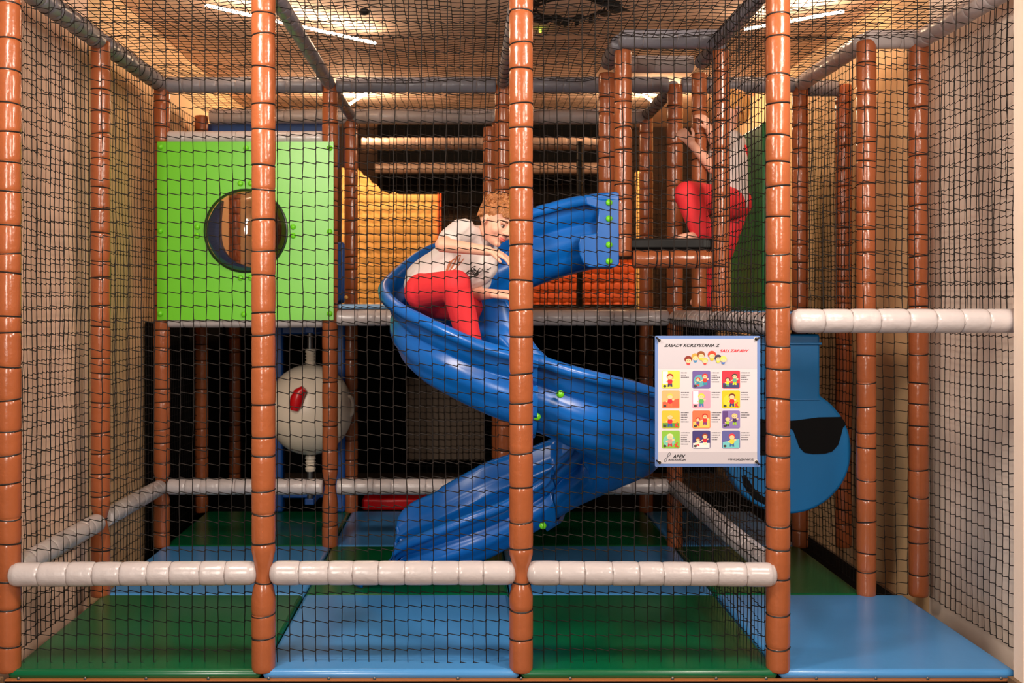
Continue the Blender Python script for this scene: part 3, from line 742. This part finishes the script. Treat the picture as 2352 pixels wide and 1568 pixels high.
o = MB().ell(U(837,27,3.2), (.03,.03,.02), 12, 8).build('ceiling_sensor', BLACKV); tag(o, 'small black ceiling fixture left of centre', 'sensor')
o = MB().ell(U(1241,71,3.23), (.008,.012,.012), 10, 6).build('indicator_lamp', mat('green_glow', (.5,1,.05,1), .5, emit=3)); tag(o, 'tiny glowing green indicator on the ceiling', 'light')

# ------------------------------------------------------------------ children
def hand(mb, wrist, d, nrm, size=1.0, curl=.5, spread=.22, thumb=1):
    d = V(d).normalized(); nrm = V(nrm); nrm = (nrm-d*nrm.dot(d)).normalized(); s = d.cross(nrm)
    L = .06*size
    for k in (-1, 0, 1): mb.cap(V(wrist)+s*k*.009*size, V(wrist)+d*L+s*k*.017*size, .015*size, .012*size, 10)
    for k, ln in zip((-1.5, -.5, .5, 1.5), (.048, .056, .053, .042)):
        b_ = V(wrist)+d*L+s*k*.0155*size; dd = (d+s*spread*k*.4).normalized(); p_ = b_; r_ = .0082*size; c = 0
        for q_ in (.45, .32, .26):
            c += curl; e = p_+(dd*math.cos(c)-nrm*math.sin(c))*ln*q_*size*1.25
            mb.cap(p_, e, r_, r_*.92, 8); p_ = e; r_ *= .92
    b_ = V(wrist)+d*.02*size+s*thumb*.02*size; dd = (d*.75+s*thumb*.8-nrm*.2).normalized()
    e = b_+dd*.035*size; mb.cap(b_, e, .011*size, .009*size, 8); mb.cap(e, e+(d*.8+s*thumb*.3-nrm*.4).normalized()*.026*size, .009*size, .0078*size, 8)
def head(mb, c, F_, Up, s):   # c centre of the head, F_ facing, Up crown direction, s: half height
    F_ = V(F_).normalized(); Up = V(Up); Up = (Up-F_*Up.dot(F_)).normalized(); Rt = F_.cross(Up)
    M = Matrix((Rt, F_, Up)).transposed()
    E = lambda x, y, z, rx, ry, rz: mb.ell(c+M @ V((x,y,z))*s, (rx*s, ry*s, rz*s), 18, 12, M)
    E(0,-.12,.25,.74,.86,.76)     # cranium
    E(0,.18,-.18,.60,.56,.66)     # face
    E(0,.28,-.66,.34,.34,.26)     # jaw
    E(0,.52,-.80,.17,.16,.13)     # chin
    for k in (-1, 1):
        E(k*.34,.42,-.28,.24,.24,.24); E(k*.74,-.05,-.12,.07,.15,.22); E(k*.26,.62,.08,.2,.12,.07)
        E(k*.1,.80,-.30,.08,.08,.06)
    E(0,.72,-.08,.09,.14,.2); E(0,.84,-.24,.09,.12,.09)
    E(0,.68,-.52,.18,.09,.05); E(0,.66,-.60,.16,.08,.05)
    return M
def face(parent, c, M, s):
    for k in (-1, 1):
        o = MB().ell(c+M @ V((k*.27,.62,-.06))*s, (.10*s,.10*s,.058*s), 12, 8, M).build('eye', EYEW); keep(o, parent)
        i_ = MB().ell(c+M @ V((k*.27+.02,.70,-.06))*s, (.055*s,.035*s,.06*s), 10, 6, M).build('iris', EYEB)
        i_.parent = o
        lid = MB().tube([c+M @ V((k*.27+a_*.14,.70-abs(a_)*.06,.01-a_*a_*.05))*s for a_ in (-1,-.5,0,.5,1)], .018*s, 6).build('eyelid', mat('lash', srgb(110,70,54), .6)); keep(lid, parent)
        b_ = MB().tube([c+M @ V((k*.27+a_*.2,.75-abs(a_)*.08,.17-a_*a_*.05))*s for a_ in (-1,-.5,0,.5,1)], [.012*s,.028*s,.032*s,.026*s,.01*s], 6).build('eyebrow', BROW); keep(b_, parent)
    m = MB(); 
    for z, r_ in ((-.52,.035),(-.585,.042)):
        m.tube([c+M @ V((a_*.2,.765-abs(a_)*.1,z+.02*abs(a_)))*s for a_ in (-1,-.6,-.2,.2,.6,1)], [.012*s,r_*s,r_*1.15*s,r_*1.15*s,r_*s,.012*s], 8)
    keep(m.build('lips', LIP), parent)

# --- boy on the slide
boy = empty('person', W(1010, 720, 4.85), 'child in white T-shirt and red leggings leaning over the bend of the blue slide', 'person')
pel = W(992,672,4.94); chs = W(1070,585,4.9); nk = W(1098,540,4.88); hc_ = W(1143,512,4.82); hs = .112
shR = W(1062,532,4.78); elR = W(1016,562,4.62); wrR = W(1122,576,4.52)
shL = W(1120,580,5.0); elL = W(1092,676,4.86); wrL = W(1134,674,4.72)
hpN = W(972,670,4.84); knN = W(1047,655,4.64); anN = W(1083,803,4.67)
hpF = W(1000,690,5.0); knF = W(1075,705,4.86); anF = W(1060,800,4.84)
b = MB()
Fd = V((.62,-.72,-.34)); Up = V((.32,.10,.95))
M = head(b, hc_, Fd, Up, hs)
b.cap(nk, hc_-Up*.05-Fd*.02, .04, .045); b.cap(chs, nk, .075, .045); b.cap(pel, chs, .085, .085); b.cap(shR, shL, .05, .05)
b.cap(shR, elR, .040, .034); b.cap(elR, wrR, .034, .022); b.cap(shL, elL, .038, .032); b.cap(elL, wrL, .033, .022)
b.cap(hpN, knN, .07, .052); b.cap(knN, anN, .048, .034); b.cap(anN, anN+V((.09,-.04,-.03)), .03, .024)
b.cap(hpF, knF, .07, .052); b.cap(knF, anF, .048, .034)
hand(b, wrR, V((.9,-.05,-.28)), V((.25,-.3,.9)), 1.0, .28, thumb=1)
hand(b, wrL, V((.9,-.2,-.1)), V((.1,-.4,.9)), 1.2, .3, thumb=-1)
remesh(b, 'body', SKIN, boy, .0042, 3)
face(boy, hc_, M, hs)
h = MB(); s = hs
rh = random.Random(2)
h.ell(hc_+M @ V((0,-.2,.36))*s, (.80*s,.88*s,.74*s), 24, 16, M)
for k in range(90):
    a_ = rh.uniform(0, 2*PI); e_ = rh.uniform(.15, 1.35)
    n_ = V((math.cos(a_)*math.cos(e_), math.sin(a_)*math.cos(e_)-.12, math.sin(e_)))
    if n_.y > .55 and n_.z < .55: continue
    p_ = hc_+M @ V((n_.x*.78, n_.y*.84-.16, n_.z*.70+.36))*s
    dr = (M @ (n_*.55+V((rh.uniform(-.4,.4), .5, .35)))).normalized()
    h.tube([p_-dr*.012, p_+dr*.012, p_+dr*.03+V((0,0,-.004)), p_+dr*.042+V((0,0,-.012))], [.008,.007,.004,.001], 6)
for k in range(16):      # fringe over the brow
    u_ = -.62+1.24*k/15; p_ = hc_+M @ V((u_, .52-.45*u_*u_, .62))*s
    q_ = hc_+M @ V((u_+.12, .74-.42*u_*u_, .28+rh.uniform(-.04,.08)))*s
    h.tube([p_, (p_+q_)/2+M @ V((0,.06*s,.05*s)), q_], [.012,.010,.003], 6)
for k in range(8):
    for sd in (-1, 1):
        p_ = hc_+M @ V((sd*.74, -.5+.08*k, .35))*s; q_ = hc_+M @ V((sd*.76, -.5+.085*k, -.12+.05*k))*s; h.tube([p_, q_], [.011,.004], 6)
remesh(h, 'hair', HAIR, boy, .0035, 1)
sh = MB()
sh.cap(W(985,652,4.93), chs, .122, .118, 20); sh.cap(chs, (shR+shL)/2+V((-.01,0,.0)), .112, .088, 20); sh.cap(shR, shL, .062, .06)
sh.cap(shR, shR.lerp(elR, .62), .062, .056); sh.cap(shL, shL.lerp(elL, .65), .055, .058); sh.cap(W(1040,640,4.86), W(1100,610,4.86), .085, .09)
sh.cap(nk+V((-.02,0,-.015)), nk+V((.004,0,.003)), .052, .047)
so = remesh(sh, 't_shirt', SHIRT, boy, .006, 5)
# folds
for v in so.data.vertices:
    p_ = v.co; n1 = noise.noise(V((p_.x*9+p_.z*9, p_.y*4, (p_.z-p_.x)*26))); v.co = p_+v.normal*(.009*n1)
def decal(target, pts3, m, name, parent, r=.0016):
    mb = MB()
    for line in pts3:
        out = []
        for p_ in line:
            ok, loc, nr, _ = target.closest_point_on_mesh(target.matrix_world.inverted() @ p_ if False else p_)
            out.append(loc+nr*.001)
        mb.tube(out, r, 4)
    o = mb.build(name, m); keep(o, parent); return o
rp = random.Random(11); lines = []
for k in range(34):
    cx, cy = rp.gauss(1098, 15), rp.gauss(632, 10); t = rp.uniform(0, PI); ln = rp.uniform(4, 11)
    lines.append([W(cx+ln*a_*math.cos(t)+rp.uniform(-2,2), cy+ln*a_*math.sin(t)+rp.uniform(-2,2), 4.70) for a_ in (-1,-.4,.2,1)])
bpy.context.view_layer.update()
decal(so, lines, PRINT, 'shirt_print', boy)['label'] = 'black scribbled shirt print'
lines = [[W(1012+k*2+rp.uniform(-3,3), 624+rp.uniform(-6,6), 4.74), W(1030+k*2, 606+rp.uniform(-6,6), 4.74), W(1052+k*2, 590+rp.uniform(-6,6), 4.75)] for k in range(7)]
decal(so, lines, PRINTO, 'shirt_print', boy, .002)['label'] = 'orange brown streaks on the shirt'
pa = MB()
pa.cap(hpN, hpF, .092, .09); pa.cap(hpN, knN, .086, .072, 20); pa.cap(knN, anN, .070, .054, 20); pa.cap(hpF, knF, .088, .07, 20); pa.cap(knF, anF, .064, .05, 20)
remesh(pa, 'leggings', PANTS, boy, .006, 4)

# --- climbing child
kid = empty('person', V((1.45, 5.8, 1.5)), 'blond child in white shirt and red trousers climbing into the tower, gripping its post', 'person')
hd = W(1677,252,5.72); hs2 = .103
nk = W(1672,305,5.74); ch = W(1674,370,5.76); pv = W(1674,462,5.76)
sl_ = W(1656,330,5.66); sr_ = W(1690,330,5.84)
el = W(1638,386,5.46); wr_ = W(1590,332,5.40); el2 = W(1652,370,5.62); wr2 = W(1630,300,5.44)
hl, hr = W(1664,466,5.66), W(1687,466,5.84)
kl = W(1580,447,5.28); al = W(1614,536,5.26)
kr = W(1655,580,5.86); ar = W(1632,690,5.86)
b = MB()
F2 = V((-.9,-.25,-.08)); U2 = V((-.08,0,1))
M = head(b, hd, F2, U2, hs2)
b.cap(nk, hd+V((0,0,-.05)), .038, .042); b.cap(ch, nk, .075, .045); b.cap(pv, ch, .085, .08); b.cap(sl_, sr_, .045)
b.cap(sl_, el, .036, .03); b.cap(el, wr_, .032, .022); b.cap(sr_, el2, .036, .03); b.cap(el2, wr2, .03, .022)
b.cap(hl, kl, .065, .05); b.cap(kl, al, .045, .034); b.cap(hr, kr, .065, .05); b.cap(kr, ar, .045, .034)
b.cap(al+V((0,0,-.012)), al+V((-.10,-.03,-.02)), .03, .02); b.cap(al+V((-.04,0,-.018)), al+V((-.12,-.03,-.022)), .022, .017)
b.cap(ar, ar+V((-.1,-.02,-.01)), .03, .022)
hand(b, wr_, V((-.45,-.2,.45)), V((-.3,-.9,.1)), .95, .55, thumb=1)
hand(b, wr2, V((-.35,-.15,.85)), V((.6,-.6,.2)), .95, .45, thumb=-1)
remesh(b, 'body', SKIN, kid, .0048, 3)
face(kid, hd, M, hs2)
h = MB(); s = hs2
h.ell(hd+M @ V((0,-.2,.34))*s, (.84*s,.92*s,.78*s), 24, 16, M); h.ell(hd+M @ V((0,-.55,-.15))*s, (.62*s,.5*s,.7*s), 20, 12, M)
for k in range(60):
    a_ = rh.uniform(PI*1.05, PI*1.95); zz = rh.uniform(-.2, .8)
    p_ = hd+M @ V((math.cos(a_)*.8, math.sin(a_)*.85-.12, zz))*s; h.tube([p_, p_+V((0,0,-.03)), p_+V((.004,0,-.06))], [.009,.007,.002], 6)
remesh(h, 'hair', HAIRB, kid, .004, 1)
t = MB(); t.cap(pv, ch, .108, .104, 20); t.cap(ch, (sl_+sr_)/2, .1, .085, 20); t.cap(sl_, sr_, .06); t.cap(sl_, sl_.lerp(el,.5), .055, .052); t.cap(sr_, sr_.lerp(el2,.5), .055, .052)
remesh(t, 'shirt', SHIRT, kid, .006, 4)
t = MB(); t.ell(W(1704,352,5.83), (.035,.05,.06), 14, 10)
o = remesh(t, 'sleeve_patch', PANTS, kid, .005, 2); o['label'] = 'red sleeve patch'
t = MB(); t.cap(hl, hr, .095, .1); t.cap(hl, kl, .09, .072, 20); t.cap(kl, al.lerp(kl,.05), .07, .058, 20); t.cap(hr, kr, .09, .07, 20); t.cap(kr, ar, .062, .05, 20)
remesh(t, 'trousers', PANTS, kid, .006, 4)

# ------------------------------------------------------------------ light
w = bpy.data.worlds.new('w'); S.world = w; w.use_nodes = True
w.node_tree.nodes['Background'].inputs[0].default_value = (1, .86, .74, 1); w.node_tree.nodes['Background'].inputs[1].default_value = .14
def area(loc, tgt, sx, sy, e, col=(1, .86, .74)):
    l = bpy.data.lights.new('unseen_light', 'AREA'); l.shape = 'RECTANGLE'; l.size = sx; l.size_y = sy; l.energy = e; l.color = col
    o = bpy.data.objects.new('unseen_light', l); COL.objects.link(o); o.location = loc
    o.rotation_euler = (V(tgt)-V(loc)).to_track_quat('-Z', 'Y').to_euler(); return o
area((-1.5, -1.0, 2.3), (-.2, 4.6, 1.4), .55, 1.9, 125, (1, .90, .80))
area((2.2, -.4, 2.8), (.4, 4.6, 1.4), .6, .9, 95)
area((-1.3, 2.7, 3.15), (2.0, 4.9, .9), .4, .8, 92)  # added fill, out of view, brightens the right wall
area((1.7, 2.7, 3.15), (-1.7, 4.9, .9), .4, .8, 92)  # mirrored added fill, out of view, for the left wall

# ------------------------------------------------------------------ camera
cam = bpy.data.cameras.new('camera'); co = bpy.data.objects.new('camera', cam); COL.objects.link(co)
co.location = (0, 0, EYE); co.rotation_euler = (PI/2, 0, 0)
cam.sensor_width = 36; cam.lens = 36*2360/2352; cam.shift_x = 100/2352; cam.shift_y = -89/2352
cam.dof.use_dof = True; cam.dof.focus_distance = 4.25; cam.dof.aperture_fstop = 3.2
S.camera = co
S.view_settings.view_transform = 'Standard'; S.view_settings.look = 'None'; S.view_settings.gamma = 1
S.view_settings.use_curve_mapping = False
S.view_settings.exposure = 0.0
